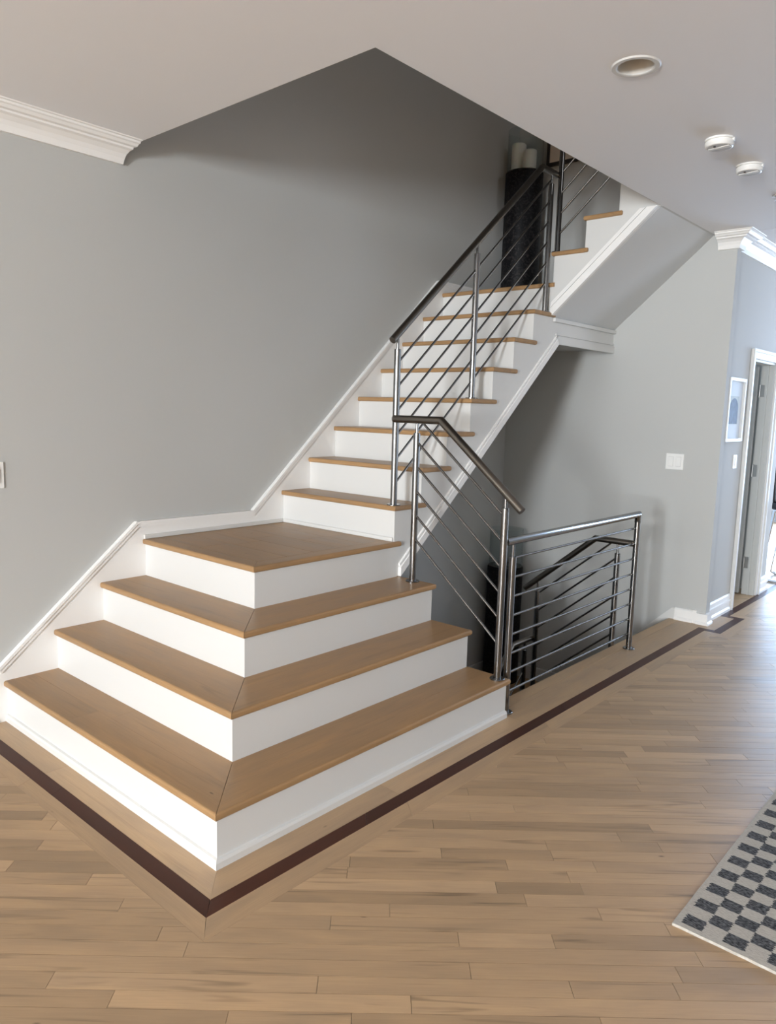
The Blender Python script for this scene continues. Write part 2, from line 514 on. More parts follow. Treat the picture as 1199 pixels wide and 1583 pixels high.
# ceiling with the stair opening and the hole of the recessed light
CANX, CANY, CR = 2.195, 0.632, 0.062
CS = 0.14
w = MB()
zc0, zc1 = H, 3.02
w.box(0, X1, Y0, YO, zc0, zc1)
w.box(XO, CANX-CS, YO, YB, zc0, zc1)
w.box(CANX+CS, X1, YO, YB, zc0, zc1)
w.box(CANX-CS, CANX+CS, YO, CANY-CS, zc0, zc1)
w.box(CANX-CS, CANX+CS, CANY+CS, YB, zc0, zc1)
w.box(-1.0, X1, YB+0.01, Y1, zc0, zc1)
w.box(CANX-CS, CANX+CS, CANY-CS, CANY+CS, 2.95, zc1)
SEG = 32
ring = [w.bm.verts.new((CANX+CR*math.cos(2*PI*i/SEG), CANY+CR*math.sin(2*PI*i/SEG), H)) for i in range(SEG)]
sq = []
for i in range(SEG):
    a = 2*PI*i/SEG; c_, s_ = math.cos(a), math.sin(a); q = CS/max(abs(c_), abs(s_))
    sq.append(w.bm.verts.new((CANX+q*c_, CANY+q*s_, H)))
for i in range(SEG):
    w.face((ring[i], sq[i], sq[(i+1) % SEG], ring[(i+1) % SEG]))
ceiling = struct(w, 'ceiling', M['ceiling'])

# upper storey shell round the stairwell
w = MB(); w.box(-0.15, X1, Y0-0.1, Y0, zc1, 5.5); struct(w, 'wall_upper_rear', M['wall'])
w = MB(); w.box(X1, X1+0.1, Y0, YB, zc1, 5.5); struct(w, 'wall_upper_side', M['wall'])
w = MB(); w.box(XR, X1, YB, YB+0.075, zc1, 5.5); struct(w, 'wall_upper_back', M['wall'])
w = MB(); w.box(-0.15, X1+0.1, Y0-0.1, YB+0.075, 5.5, 5.6); struct(w, 'ceiling_upper', M['ceiling'])
w = MB(); w.box(XO+0.005, X1, YO, YB, zc1, 3.04); w.box(0, X1, Y0, YO, zc1, 3.04); struct(w, 'floor_upper', M['board_x'])

# basement shell
w = MB(); w.box(0, 1.75, 0.0, YB, ZB-0.1, ZB); struct(w, 'floor_basement', M['under'])
w = MB(); w.box(0, 1.75, -0.1, 0.0, ZB, -0.25); struct(w, 'wall_basement_front', M['wall'])
w = MB(); w.box(1.75, 1.85, -0.1, YB, ZB, -0.25); struct(w, 'wall_basement_right', M['wall'])

# ------------------------------------------------------------------ floor
SUB = -0.012
w = MB()
for (xa, xb, ya, yb) in ((0, X1, Y0, E+0.016), (FE, X1, E+0.016, YB), (XW, X1, YB, WE), (-1.0, X1, WE, Y1), (0, XW, YB+0.075, WE-0.12), (1.58, XW, WE-0.12, WE)):
    w.box(xa, xb, ya, yb, -0.28, SUB)
floor = struct(w, 'floor', M['under'], origin=(0, 0, 0))

GAP = 0.0006
def clip(poly, nx, ny, c):
    """keep the part of the plan polygon where nx*x + ny*y >= c"""
    out = []
    for i in range(len(poly)):
        p, q = poly[i], poly[(i+1) % len(poly)]
        dp, dq = nx*p[0]+ny*p[1]-c, nx*q[0]+ny*q[1]-c
        if dp >= 0: out.append(p)
        if dp*dq < 0:
            t = dp/(dp-dq); out.append((p[0]+(q[0]-p[0])*t, p[1]+(q[1]-p[1])*t))
    return out if len(out) >= 3 else []
def parea(p): return 0.5*abs(sum(p[i][0]*p[(i+1) % len(p)][1]-p[(i+1) % len(p)][0]*p[i][1] for i in range(len(p))))

# border of the stair: inner maple boards, dark strip, outer maple boards, with the jog round the corner pier
SI, SO, BO = 1.715, 1.772, 1.850        # x of strip inner / outer edge and of the outer board's edge
FI, FO, BF = -0.806, -0.861, -0.922     # the same along the front
JX = 0.105                               # how far the border jogs out
JY0, JY1 = 3.235, 3.655
def off_path(xv, yv, j):
    """border line at x=xv on the right and y=yv on the front; j shifts the jog lines"""
    return [(0.0, yv), (xv, yv), (xv, JY0-j), (xv+JX, JY0-j), (xv+JX, JY1+j), (xv, JY1+j), (xv, 9.4)]
lines = {'i': off_path(SI, FI, 0.0), 'o': off_path(SO, FO, SO-SI), 'b': off_path(BO, BF, BO-SI)}
def border_boards(la, lb, names, mats, cuts):
    A, B = lines[la], lines[lb]
    for i in range(len(A)-1):
        horiz = abs(A[i][1]-A[i+1][1]) < 1e-6
        ts = [0.0]+cuts.get(i, [])+[1.0]
        for t0, t1 in zip(ts, ts[1:]):
            lp = lambda p, q, t: (p[0]+(q[0]-p[0])*t, p[1]+(q[1]-p[1])*t)
            q = [lp(A[i], A[i+1], t0), lp(A[i], A[i+1], t1), lp(B[i], B[i+1], t1), lp(B[i], B[i+1], t0)]
            c = (sum(p[0] for p in q)/4, sum(p[1] for p in q)/4)
            dx = max(abs(p[0]-c[0]) for p in q); dy = max(abs(p[1]-c[1]) for p in q)
            q = [(c[0]+(p[0]-c[0])*(1-GAP/dx), c[1]+(p[1]-c[1])*(1-GAP/dy)) for p in q]
            b = MB(); b.cur = random.uniform(0.15, 0.95)
            b.prism(q, 'z', SUB, 0.0)
            b.build(names, M[mats[0] if horiz else mats[1]], floor)
border_boards('i', 'o', 'strip_board', ('dark_x', 'dark_y'), {0: [0.45], 1: [0.165, 0.52], 6: [0.12, 0.4]})
border_boards('o', 'b', 'border_board', ('board_x', 'board_y'), {0: [0.35], 1: [0.22, 0.47, 0.75], 6: [0.15, 0.45]})
def bboard(poly, mat, name='border_board'):
    b = MB(); b.cur = random.uniform(0.2, 0.9); b.prism(poly, 'z', SUB, 0.0); return b.build(name, M[mat], floor)
XS = W+3*T1                               # face of the lowest step's right riser
g = GAP
for xa, xb in ((0.0, 0.62), (0.62, XS-0.02)):
    bboard([(xa+g, FI+g), (min(xb, XS-0.02)-g + (SI-XS+0.02 if xb > 1 else 0), FI+g), (xb-g, -3*T1+0.02), (xa+g, -3*T1+0.02)], 'board_x')
for ya, yb in ((FI, 0.05), (0.05, 0.97)):
    y_in = -3*T1+0.02 if ya < -0.5 else ya+g
    bboard([(SI-g, ya+g), (SI-g, yb-g), (XS-0.02+g, yb-g), (XS-0.02+g, y_in)], 'board_y')
NX = 1.548
for ya, yb in ((0.97, 1.95), (1.95, YB)):
    bboard([(SI-g, ya+g), (SI-g, yb-g), (NX+g, yb-g), (NX+g, ya+g)], 'board_y')
b = MB(); b.cur = 0.8
b.plate([(FE-0.012, 0.972), (NX-g, 0.972), (NX-g, YB), (FE-0.012, YB)], -0.024, 0.001, nose=(3,), r=0.008)
b.build('nosing_board', M['board_y'], floor)
# strip of floor between the dark strip and the doorway wall
bboard([(XR+0.002, YB+0.002), (SI+JX-g, YB+0.002), (SI+JX-g, JY1-g), (XW+0.001, JY1-g), (XW+0.001, YB+0.08), (XR+0.002, YB+0.08)], 'board_y')
bboard([(SI+g, JY0+g), (SI+JX-g, JY0+g), (SI+JX-g, YB), (SI+g, YB)], 'board_y')
bboard([(XW+0.001, JY1+g), (SI-g, JY1+g), (SI-g, WE+0.6), (XW+0.001, WE+0.6)], 'board_y')

# diagonal maple planks
PW = 0.0580
ca, sa = math.cos(A_PL), math.sin(A_PL)
corner = (BO, BF)
vc = corner[0]*sa - corner[1]*ca          # across-plank coordinate; a seam passes through the border's corner
pieces = []
def uv(u, v_): return (u*ca+v_*sa, u*sa-v_*ca)
nlo, nhi = -170, 200
for i in range(nlo, nhi):
    v0, v1 = vc+i*PW+GAP, vc+(i+1)*PW-GAP
    u = -12.0+random.random()*0.6
    while u < 12:
        ln = random.choice((0.28, 0.4, 0.5, 0.62, 0.75, 0.9, 1.1, 1.3))*random.uniform(0.9, 1.1)
        q = [uv(u+GAP, v0), uv(u+ln-GAP, v0), uv(u+ln-GAP, v1), uv(u+GAP, v1)]
        u += ln
        cx_, cy_ = sum(p[0] for p in q)/4, sum(p[1] for p in q)/4
        if not (-1.5 < cx_ < X1+0.5 and Y0-0.5 < cy_ < Y1+0.5): continue
        parts = []
        for poly in ([q] if v0 >= vc-1e-6 else [clip(q, 0, -1, -corner[1]), clip(clip(q, 0, 1, corner[1]), 1, 0, corner[0])]):
            for (nx, ny, c) in ((1, 0, 0.002), (-1, 0, -X1), (0, 1, Y0), (0, -1, -Y1)):
                if poly and not (nx == 1 and cy_ > WE): poly = clip(poly, nx, ny, c)
            if not poly: continue
            # leave room for the jog of the border
            jx, ja, jb = BO+JX, JY0-(BO-SI), JY1+(BO-SI)
            ys_ = [p[1] for p in poly]
            if max(ys_) < ja or min(ys_) > jb or min(p[0] for p in poly) > jx:
                parts.append(poly); continue
            for sub in (clip(poly, 1, 0, jx), clip(clip(poly, -1, 0, -jx), 0, -1, -ja), clip(clip(poly, -1, 0, -jx), 0, 1, jb)):
                if sub and parea(sub) > 2e-5: parts.append(sub)
        pieces += parts
# the far room to the left of the border
CAMP = Vector(cam.matrix_world.translation)
def seen_size(poly):
    n = len(poly); c = Vector((sum(p[0] for p in poly)/n, sum(p[1] for p in poly)/n, 0))
    d = c-CAMP; z = d.dot(F_)
    if z < 0.4: return 0.0
    px, py = 0.5+F_PX*d.dot(R_)/z/W_PX, 0.5-F_PX*d.dot(U_)/z/H_PX
    if not (-0.1 < px < 1.1 and -0.05 < py < 1.1): return 0.0
    return parea(poly)/z**3
pieces.sort(key=seen_size, reverse=True)
def add_plank(b, poly):
    b.cur = min(0.98, max(0.03, random.betavariate(2.2, 2.2)))
    dz = random.uniform(-0.00015, 0.00015)
    b.prism(poly, 'z', SUB, dz)
for poly in pieces[:300]:
    b = MB(); add_plank(b, poly); b.build('plank', M['plank'], floor)
b = MB()
for poly in pieces[300:]: add_plank(b, poly)
b.build('plank_field', M['plank'], floor, kind='stuff')
b = MB(); b.cur = 0.5
b.box(0, XW, YB+0.08, WE-0.12, SUB, -0.0005); b.box(1.58, XW, WE-0.12, WE, SUB, -0.0005); b.box(-1.0, BO-0.14, WE+0.6, Y1, SUB, -0.0005); b.box(-1.0, XW, WE, WE+0.6, SUB, -0.0005)
b.build('closet_boards', M['plank'], floor, kind='stuff')

# ------------------------------------------------------------------ staircase
stair = empty('staircase', (0, 0, 0), 'white staircase with oiled wood treads, fanned steps at its foot and two landings', 'staircase')
def wbox(name, *a, mat='white', parent=None, bevel=0.0):
    b = MB(); b.box(*a); return b.build(name, M[mat], parent or stair, bevel=bevel)
# the three fanned steps and the lower landing
for kx in (1, 2, 3, 4):
    ex = (4-kx)*T1
    zt, zb = kx*h, kx*h-TH
    z0 = (kx-1)*h
    xr, yr = W+ex, -ex
    wbox('riser', SK, xr-0.016, yr, yr+0.016, z0 if kx > 1 else 0.0, zb)
    wbox('riser', xr-0.016, xr, yr, E if kx < 4 else E-0.008, z0 if kx > 1 else 0.0, zb)
    xc, y0 = xr+N, yr-N
    ye = E+N if kx < 4 else E+0.006
    D = T1+N+0.012
    s1 = 0.135 if kx < 4 else 0.085
    q = 0.0007
    qs = 0.0003
    if kx < 4:
        cuts = {1: 0.62, 2: None, 3: None}[kx]
        tone = random.uniform(0.35, 0.6)
        def board(poly, mat, nose=(), parent=stair, name='board', tn=None):
            b = MB(); b.cur = tn if tn else min(0.95, max(0.05, tone+random.uniform(-0.18, 0.18)))
            b.plate(poly, zb, zt, nose); return b.build(name, M[mat], parent)
        if cuts:
            t = board([(SK, y0), (cuts-qs, y0), (cuts-qs, y0+s1-qs), (SK, y0+s1-qs)], 'tread_x', (0,), name='tread', tn=0.10)
            board([(cuts+qs, y0), (xc-q, y0), (xc-s1-q, y0+s1-qs), (cuts+qs, y0+s1-qs)], 'tread_x', (0,), t, tn=0.5)
            board([(SK, y0+s1+qs), (cuts+0.1-qs, y0+s1+qs), (cuts+0.1-qs, y0+D), (SK, y0+D)], 'tread_x', (), t, tn=0.42)
            board([(cuts+0.1+qs, y0+s1+qs), (xc-s1-2*q, y0+s1+qs), (xc-D-q, y0+D), (cuts+0.1+qs, y0+D)], 'tread_x', (), t, tn=0.5)
            board([(xc-q, y0+2*q), (xc-q, ye), (xc-s1+qs, ye), (xc-s1+qs, y0+s1+2*q)], 'tread_y', (0, 1), t, tn=0.55)
            board([(xc-s1-qs, y0+s1+4*q), (xc-s1-qs, ye), (xc-D, ye), (xc-D, y0+D+q)], 'tread_y', (1,), t, tn=0.5)
        else:
            t = board([(SK, y0), (xc-q, y0), (xc-D-q, y0+D), (SK, y0+D)], 'tread_x', (0,), name='tread')
            board([(xc, y0+2*q), (xc, ye), (xc-D+q, ye), (xc-D+q, y0+D+2*q)], 'tread_y', (0, 1), t)
    else:
        b = MB(); b.cur = 0.35
        b.plate([(SK, y0), (xc-q, y0), (xc-s1-q, y0+s1-q), (SK, y0+s1-q)], zb, zt, (0,)); t = b.build('landing_tread', M['tread_x'], stair)
        b = MB(); b.cur = 0.45
        b.plate([(xc, y0+q), (xc, ye), (xc-s1+q, ye), (xc-s1+q, y0+s1+q)], zb, zt, (0, 1)); b.build('board', M['tread_y'], t)
        yy = y0+s1+q; n_ = 5; st = (L+0.01-yy)/n_
        for i in range(n_):
            cutx = random.uniform(0.3, 0.65)
            for xa, xb in ((SK, cutx-q), (cutx+q, xc-s1-q)):
                b = MB(); b.cur = random.uniform(0.2, 0.6)
                b.box(xa, xb, yy+i*st+q, yy+(i+1)*st-q, zb, zt); b.build('board', M['tread_x'], t)
# closing panel behind the fanned steps
b = MB()
b.prism([(0, -0.2), (XS-0.02, -0.2), (XS-0.02, h-TH), (W+2*T1-0.02, h-TH), (W+2*T1-0.02, 2*h-TH), (W+T1-0.02, 2*h-TH), (W+T1-0.02, 3*h-TH), (0, 3*h-TH)], 'y', E-0.02, E-0.001)
b.build('closing_panel', M['white'], stair)
# shoe mouldings
shoe = [(0, 0), (0.013, 0), (0.013, 0.022), (0.009, 0.031), (0, 0.034)]
b = MB(); b.sweep(shoe, [(SK, -3*T1), (XS, -3*T1), (XS, E)]); b.build('shoe_moulding', M['white'], stair)
b = MB(); b.sweep([(u, z*0.75+4*h) for u, z in shoe], [(SK, 0.0), (SK, L), (W-0.002, L)]) if False else b.box(SK, W-0.004, L-0.012, L, 4*h, 4*h+0.022)
b.build('shoe_moulding', M['white'], stair, bevel=0.004)
wbox('shoe_moulding', SK, SK+0.014, -0.012, L-0.012, 4*h, 4*h+0.022, bevel=0.004)
# main flight
for kx in range(5, 13):
    yk = L+(kx-5)*T2
    wbox('riser', SK, W-0.02 if kx < 12 else W, yk, yk+0.016, (kx-1)*h, kx*h-TH)
    if kx < 12:
        b = MB(); b.cur = random.uniform(0.3, 0.75)
        b.plate([(SK, yk-N), (W+N, yk-N), (W+N, yk+EXT), (W+0.0015, yk+EXT), (W+0.0015, yk+T2-0.002), (SK, yk+T2-0.002)], kx*h-TH, kx*h, (0, 1, 2))
        b.build('tread', M['tread_x'], stair)
# upper landing
b = MB(); b.cur = 0.5
b.plate([(SK, YU-N), (W+0.012, YU-N), (W+0.012, YU+0.09), (SK, YU+0.09)], 12*h-TH, 12*h, (0,)); t = b.build('landing_tread', M['tread_x'], stair)
for i in range(7):
    ya = YU+0.0912+i*0.1185
    b = MB(); b.cur = random.uniform(0.3, 0.7); b.box(SK, W-0.001, ya, min(ya+0.1175, YB-SK), 12*h-TH, 12*h); b.build('board', M['tread_x'], t)
wbox('landing_soffit', 0.0, W-0.001, 2.43, YB, 1.922, 1.94, mat='wall')
# main stringer (cut profile) and its trim
pl = [(0.945, 0.572), (0.945, 4*h), (L+0.0005, 4*h)]
for kx in range(5, 12):
    yk = L+(kx-5)*T2
    pl += [(yk, kx*h-TH), (yk+T2, kx*h-TH)]
pl += [(YU, 2.06), (2.492, 2.06), (2.492, 1.897), (0.966, 0.575)]
b = MB(); b.prism(pl, 'x', W-0.02, W); b.build('stringer', M['white'], stair)
sl = (1.897-0.575)/(2.492-0.966)
for (dz0, dz1, pr) in ((0.0, 0.048, 0.020), (0.055, 0.068, 0.012)):
    b = MB(); b.prism([(0.956, 0.573+dz0), (2.492, 1.897+dz0), (2.492-dz1*0.4, 1.897+dz1-dz1*0.4*sl), (0.956, 0.573+dz1)], 'x', W, W+pr)
    b.build('stringer_trim', M['trim'], stair)
b = MB(); b.prism([(0.96, 0.575), (2.47, 1.885), (2.47, 1.86), (0.96, 0.55)], 'x', 0.0, W-0.001); b.build('soffit', M['wall'], stair)
# landing fascia with mouldings
b = MB(); b.box(W-0.02, W, 2.492, YB, 1.915, 2.06); b.build('fascia', M['white'], stair)
b = MB(); b.prism([(2.470, 1.897), (YB, 1.897), (YB, 1.949), (2.47, 1.949)], 'x', W, W+0.012); b.build('fascia_trim', M['white'], stair)
b = MB(); b.box(W, W+0.008, 2.47, YB, 1.956, 1.966); b.build('fascia_trim', M['white'], stair)
b = MB(); b.box(W, W+0.020, 2.425, YB, 2.036, 2.062); b.build('fascia_trim', M['white'], stair, bevel=0.004)
# upper flight
for i in range(4):
    xk = W+i*RU; kx = 13+i
    wbox('riser', xk, xk+0.016, YU+0.02, YB-SK, (kx-1)*h, kx*h-TH)
    if i < 3:
        b = MB(); b.cur = random.uniform(0.3, 0.7)
        b.plate([(xk-N, YB-SK), (xk-N, YU-N), (xk+RU+0.025, YU-N), (xk+RU+0.025, YU-0.0015), (xk+RU-0.002, YU-0.0015), (xk+RU-0.002, YB-SK)], kx*h-TH, kx*h, (0, 1, 2))
        b.build('tread', M['tread_y'], stair)
pl = [(W, 2.06), (W, 13*h-TH)]
for i in range(3):
    pl += [(W+(i+1)*RU, (13+i)*h-TH), (W+(i+1)*RU, (14+i)*h-TH)]
pl = [(W, 2.06), (W, 13*h-TH), (W+RU, 13*h-TH), (W+RU, 14*h-TH), (W+2*RU, 14*h-TH), (W+2*RU, 15*h-TH), (W+3*RU, 15*h-TH), (W+3*RU, 3.03), (XO-0.001, 3.03), (XO-0.001, 2.652), (XO-0.001, 2.06+0.895*(XO-W))]
pl[-1] = (1.561, 2.652)
b = MB(); b.prism(pl, 'y', YU, YU+0.02); b.build('stringer', M['white'], stair)
us = (2.652-2.06)/(1.561-W)
for (dz0, dz1, pr) in ((0.0, 0.056, 0.024), (0.064, 0.094, 0.018)):
    xe = 1.561
    b = MB(); b.prism([(W, 2.06+dz0), (xe-dz0/us, 2.652), (xe-dz1/us, 2.652), (W, 2.06+dz1)], 'y', YU-pr, YU)
    b.build('stringer_trim', M['trim'], stair)
b = MB(); b.prism([(W, 2.0615), (1.563, 2.6525), (1.58, 2.6525), (1.58, 2.68), (W, 2.085)], 'y', YU+0.02, YB); b.build('soffit', M['soffit'], stair)

# skirtboard along the left wall
top = [(-0.745, 0.252), (-0.051, 0.853), (0.681, 0.849), (2.339, 2.362), (YB, 2.362)]
botm = [(YB, 2.2), (2.40, 2.12), (0.95, 0.76), (0.0, 0.56), (-0.70, 0.0), (-0.745, 0.0)]
b = MB(); b.prism(top+botm, 'x', 0.0, SK); skirt = b.build('skirtboard', M['trim'], stair)
def offset_poly(pts, d):
    out = []
    for i, p in enumerate(pts):
        p = Vector(p)
        n1 = n2 = None
        if i > 0: v = (p-Vector(pts[i-1])).normalized(); n1 = Vector((v.y, -v.x))
        if i < len(pts)-1: v = (Vector(pts[i+1])-p).normalized(); n2 = Vector((v.y, -v.x))
        n = n1 if n2 is None else n2 if n1 is None else (n1+n2)
        n = n.normalized(); ref = n1 or n2
        out.append(tuple(p+n*(d/n.dot(ref))))
    return out
for (d0, d1, pr) in ((0.0, 0.013, 0.012), (0.013, 0.030, 0.007)):
    b = MB(); b.prism(offset_poly(top, d0)+list(reversed(offset_poly(top, d1))), 'x', SK, SK+pr)
    b.build('skirt_cap', M['trim'], skirt)
b = MB(); b.box(SK, W, YB-SK, YB, 12*h, 12*h+0.083); b.build('skirtboard', M['white'], stair)

# ------------------------------------------------------------------ basement flight
bst = empty('basement_staircase', (0.8, 2.9, ZL), 'shadowed wooden stairs going down behind the steel guard rail', 'staircase')
yb0 = 2.375
for i in range(4):
    xk = FE-i*RB
    b = MB(); b.box(xk-0.016, xk, yb0, YB-SK, -(i+1)*h, -i*h-(TH if i else 0.025)); b.build('riser', M['white'], bst)
    if i < 3:
        b = MB(); b.cur = 0.4; b.plate([(xk-RB-N, yb0-0.01), (xk-0.017, yb0-0.01), (xk-0.017, YB-SK), (xk-RB-N, YB-SK)], -(i+1)*h-TH, -(i+1)*h, (3,)); b.build('tread', M['tread_y'], bst)
xl = FE-3*RB
for i in range(8):
    b = MB(); b.cur = random.uniform(0.3, 0.7); b.box(SK, xl-0.018, yb0+i*0.118, min(YB-SK, yb0+i*0.118+0.117), ZL-TH, ZL); b.build('board', M['tread_x'], bst)
for i in range(8):
    yk = yb0-i*T2
    b = MB(); b.box(SK, W-0.02, yk-0.016, yk, ZL-(i+1)*h, ZL-i*h-TH); b.build('riser', M['white'], bst)
    b = MB(); b.cur = 0.4; b.plate([(SK, yk-T2-N), (W, yk-T2-N), (W, yk-0.018), (SK, yk-0.018)], ZL-(i+1)*h-TH, ZL-(i+1)*h, (0,)); b.build('tread', M['tread_x'], bst)
b = MB()
b.prism([(FE+0.03, 0.083), (FE+0.01, 0.083), (xl-0.06, ZL+0.11), (0.0, ZL+0.11), (0.0, ZL-0.05), (xl, ZL-0.05), (FE-0.01, -0.05), (FE+0.03, 0.0)], 'y', YB-SK, YB)
b.build('skirtboard', M['white'], bst)
b = MB(); b.box(0, SK, yb0, YB-SK, ZL-0.03, ZL+0.11); b.build('skirtboard', M['white'], bst)
b = MB(); b.prism([(yb0, ZL+0.11), (yb0-8*T2, ZL-8*h+0.11), (yb0-8*T2, ZL-8*h-0.2), (yb0, ZL-0.2)], 'x', 0, SK); b.build('skirtboard', M['white'], bst)

# ------------------------------------------------------------------ railings
PR, RR, BR = 0.0175, 0.0195, 0.0062
def railing(name, loc, label, posts, rail, bars, group='brushed steel stair railings', rail_mat='rail', seen=True):
    root = empty(name, loc, label, 'railing', group)
    b = MB(); b.tube(rail, RR, 18); b.build('handrail', M[rail_mat], root)
    for (x, y, z0, z1, zr) in posts:
        b = MB(); b.lathe([(PR, 0), (PR, z1-z0-0.002), (PR-0.002, z1-z0)], (x, y, z0), 20)
        p = b.build('post', M['steel'], root, origin=(x, y, z0))
        b = MB(); b.lathe([(0.036, 0), (0.036, 0.004), (0.034, 0.006)], (x, y, z0), 24); b.build('base_flange', M['steel'], p)
        if zr > z1:
            b = MB(); b.lathe([(0.0075, 0), (0.0075, zr-z1)], (x, y, z1), 14); b.build('pin', M['steel'], p)
    for a, c in bars:
        b = MB(); b.tube([a, c], BR, 10); b.build('bar', M['steel'], root)
    return root
# main flight
XM = 0.872
def zm(y): return 1.790+(y-0.890)*0.8575
PMB = [(XM, 0.93), (XM, 1.59), (XM, 2.365)]
rail = [(XM, 0.893, zm(0.893)), (XM, 2.245, zm(2.245)), (XM, 2.432, zm(2.245)-0.004)]
posts = [(XM, 0.935, 5*h, 1.752, zm(0.935)-RR), (XM, 1.595, 8*h, 2.330, zm(1.595)-RR), (XM, 2.365, 11*h, 2.880, zm(2.245)-RR)]
bars = []
for k in range(6):
    o = -0.148-0.1245*k
    y1 = 2.365
    z1 = zm(y1)+o
    if z1 > zm(2.245)-RR: y1 = 0.893+(zm(2.245)-RR-o-zm(0.893))/0.8575; z1 = zm(y1)+o
    bars.append(((XM, 0.935, zm(0.935)+o), (XM, y1, z1)))
railing('stair_railing', (XM, 0.935, 5*h), 'long steel railing with slanting bars climbing the main flight', posts, rail, bars)
# fanned steps
YL = 0.922
def zl(x): return 1.400-(x-1.177)*0.822
rail = [(XM, YL, 1.399), (1.177, YL, 1.399), (1.657, YL, zl(1.657))]
posts = [(1.027, YL, 3*h, 1.333, 1.38), (1.568, YL, h, 1.012, zl(1.568)-RR)]
bars = []
for k in range(6):
    o = -0.110-0.1225*k
    x0 = 1.027
    z0_ = zl(x0)+o
    if z0_ > 1.38: x0 = 1.177+(1.399+o-1.38)/0.822; z0_ = zl(x0)+o
    bars.append(((x0, YL, z0_), (1.568, YL, zl(1.568)+o)))
railing('stair_railing', (1.027, YL, 3*h), 'short steel railing sloping down over the fanned lower steps', posts, rail, bars)
# level guard beside the stairwell
XG, YG0, YG1 = 1.571, 1.002, 2.412
root = empty('guard_railing', (XG, YG0, 0), 'level steel guard railing with eight horizontal bars on the wooden floor edge', 'railing', 'brushed steel stair railings')
b = MB(); b.tube([(XG, 0.935, 0.850), (XG, YG1, 0.850), (XG, YG1, 0.80)], RR, 18); b.build('handrail', M['steel'], root)
for (y, z1, pin) in ((YG0, 0.772, True), (YG1, 0.801, False)):
    b = MB(); b.lathe([(PR, 0), (PR, z1)], (XG, y, 0.001), 20); p = b.build('post', M['steel'], root, origin=(XG, y, 0.001))
    b = MB(); b.lathe([(0.036, 0), (0.036, 0.004), (0.034, 0.006)], (XG, y, 0.001), 24); b.build('base_flange', M['steel'], p)
    if pin: b = MB(); b.lathe([(0.0075, 0), (0.0075, 0.06)], (XG, y, z1), 14); b.build('pin', M['steel'], p)
for k in range(8):
    z = 0.762-0.0953*k
    b = MB(); b.tube([(XG-0.012, YG0, z), (XG-0.012, YG1-PR*0.5, z)], BR, 10); b.build('bar', M['steel'], root)
# basement flight, inner side
YI = 2.40
def zi(x): return 0.668-(1.310-x)*0.835
rail = [(XG-0.01, YI, 0.668), (1.310, YI, 0.668), (0.815, YI, zi(0.815))]
posts = [(1.462, YI, -h, 0.594, 0.65), (0.915, YI, -3*h, 0.252, zi(0.915)-RR)]
bars = []
for k in range(6):
    o = -0.105-0.1225*k
    x1 = 1.462; z1 = zi(x1)+o
    if z1 > 0.65: x1 = 1.310+(0.65-0.668-o)/0.835; z1 = zi(x1)+o
    bars.append(((x1, YI, z1), (0.915, YI, zi(0.915)+o)))
railing('stair_railing', (1.462, YI, -h), 'dark railing in the stairwell sloping down behind the level guard railing', posts, rail, bars)
# lower basement flight
XB = 0.885
rail = [(XB, YI, -0.085), (XB, 2.16, -0.085), (XB, 1.55, -0.085-0.61*0.893)]
posts = [(XB, 2.315, ZL-h, -0.15, -0.10)]
bars = [((XB, 2.315, -0.30-0.12*k), (XB, 1.55, -0.30-0.12*k-0.765*0.893)) for k in range(4)]
railing('stair_railing', (XB, 2.315, ZL-h), 'lowest railing deep in the dark stairwell, seen between the bars of the guard railing', posts, rail, bars)
# upper flight
YP = YU+0.030
def zu(x): return 3.275+(x-0.90)*0.895
rail = [(0.88, YP, zu(0.88)), (1.55, YP, zu(1.55))]
posts = [(0.899, YP, 13*h, 3.20, zu(0.899)-RR)]
bars = [((0.899, YP, 2.578+0.1245*k), (1.53, YP, 2.578+0.1245*k+0.631*0.895)) for k in range(4)]
railing('stair_railing', (0.899, YP, 13*h), 'railing of the upper flight cut off by the ceiling edge, beside the black pedestal', posts, rail, bars)

# ------------------------------------------------------------------ trim of the room
def crown_prof(z):
    return [(0, z-0.100), (0.016, z-0.100), (0.020, z-0.088), (0.024, z-0.076), (0.034, z-0.058), (0.052, z-0.043), (0.068, z-0.038), (0.070, z-0.030), (0.088, z-0.028), (0.096, z-0.018), (0.104, z-0.014), (0.106, z-0.006), (0.116, z-0.004), (0.118, z), (0, z)]
b = MB(); b.sweep(crown_prof(H), [(0.0, Y0+0.01), (0.0, YO-0.004)])
for v in b.bm.verts:
    if v.co.y > YO-0.01: v.co.y -= (0.118-v.co.x)*0.45      # the end is cut back towards the wall
struct(b, 'trim_1', M['trim'])
b = MB(); b.sweep(crown_prof(H), [(1.605, YB), (XR, YB), (XR, YB+0.075+0.002), (XW, YB+0.077), (XW, WE), (1.0, WE)]); struct(b, 'trim_2', M['trim'])
# baseboards
base = [(0, 0.0), (0.024, 0.0), (0.024, 0.014), (0.014, 0.026), (0.014, 0.078), (0.008, 0.086), (0, 0.088)]
b = MB(); b.sweep(base, [(FE+0.03, YB), (XR-0.085, YB)]); struct(b, 'baseboard_back', M['trim'])
b = MB(); b.box(XR-0.085, XR-0.058, YB-0.016, YB, 0, 0.094); b.sweep([(0, 0), (0.027, 0), (0.027, 0.014), (0.018, 0.024), (0.018, 0.076), (0, 0.080)], [(XR-0.058, YB), (XR, YB), (XR, YB+0.074)]); struct(b, 'trim_3', M['trim'])
tall = [(0, 0.0), (0.022, 0.0), (0.022, 0.02), (0.013, 0.032), (0.013, 0.066), (0.019, 0.070), (0.019, 0.084), (0.011, 0.088), (0.011, 0.118), (0.005, 0.130), (0, 0.130)]
b = MB(); b.sweep(tall, [(XW, YB+0.077), (XW, DY0-0.075)]); struct(b, 'baseboard_right', M['trim'])
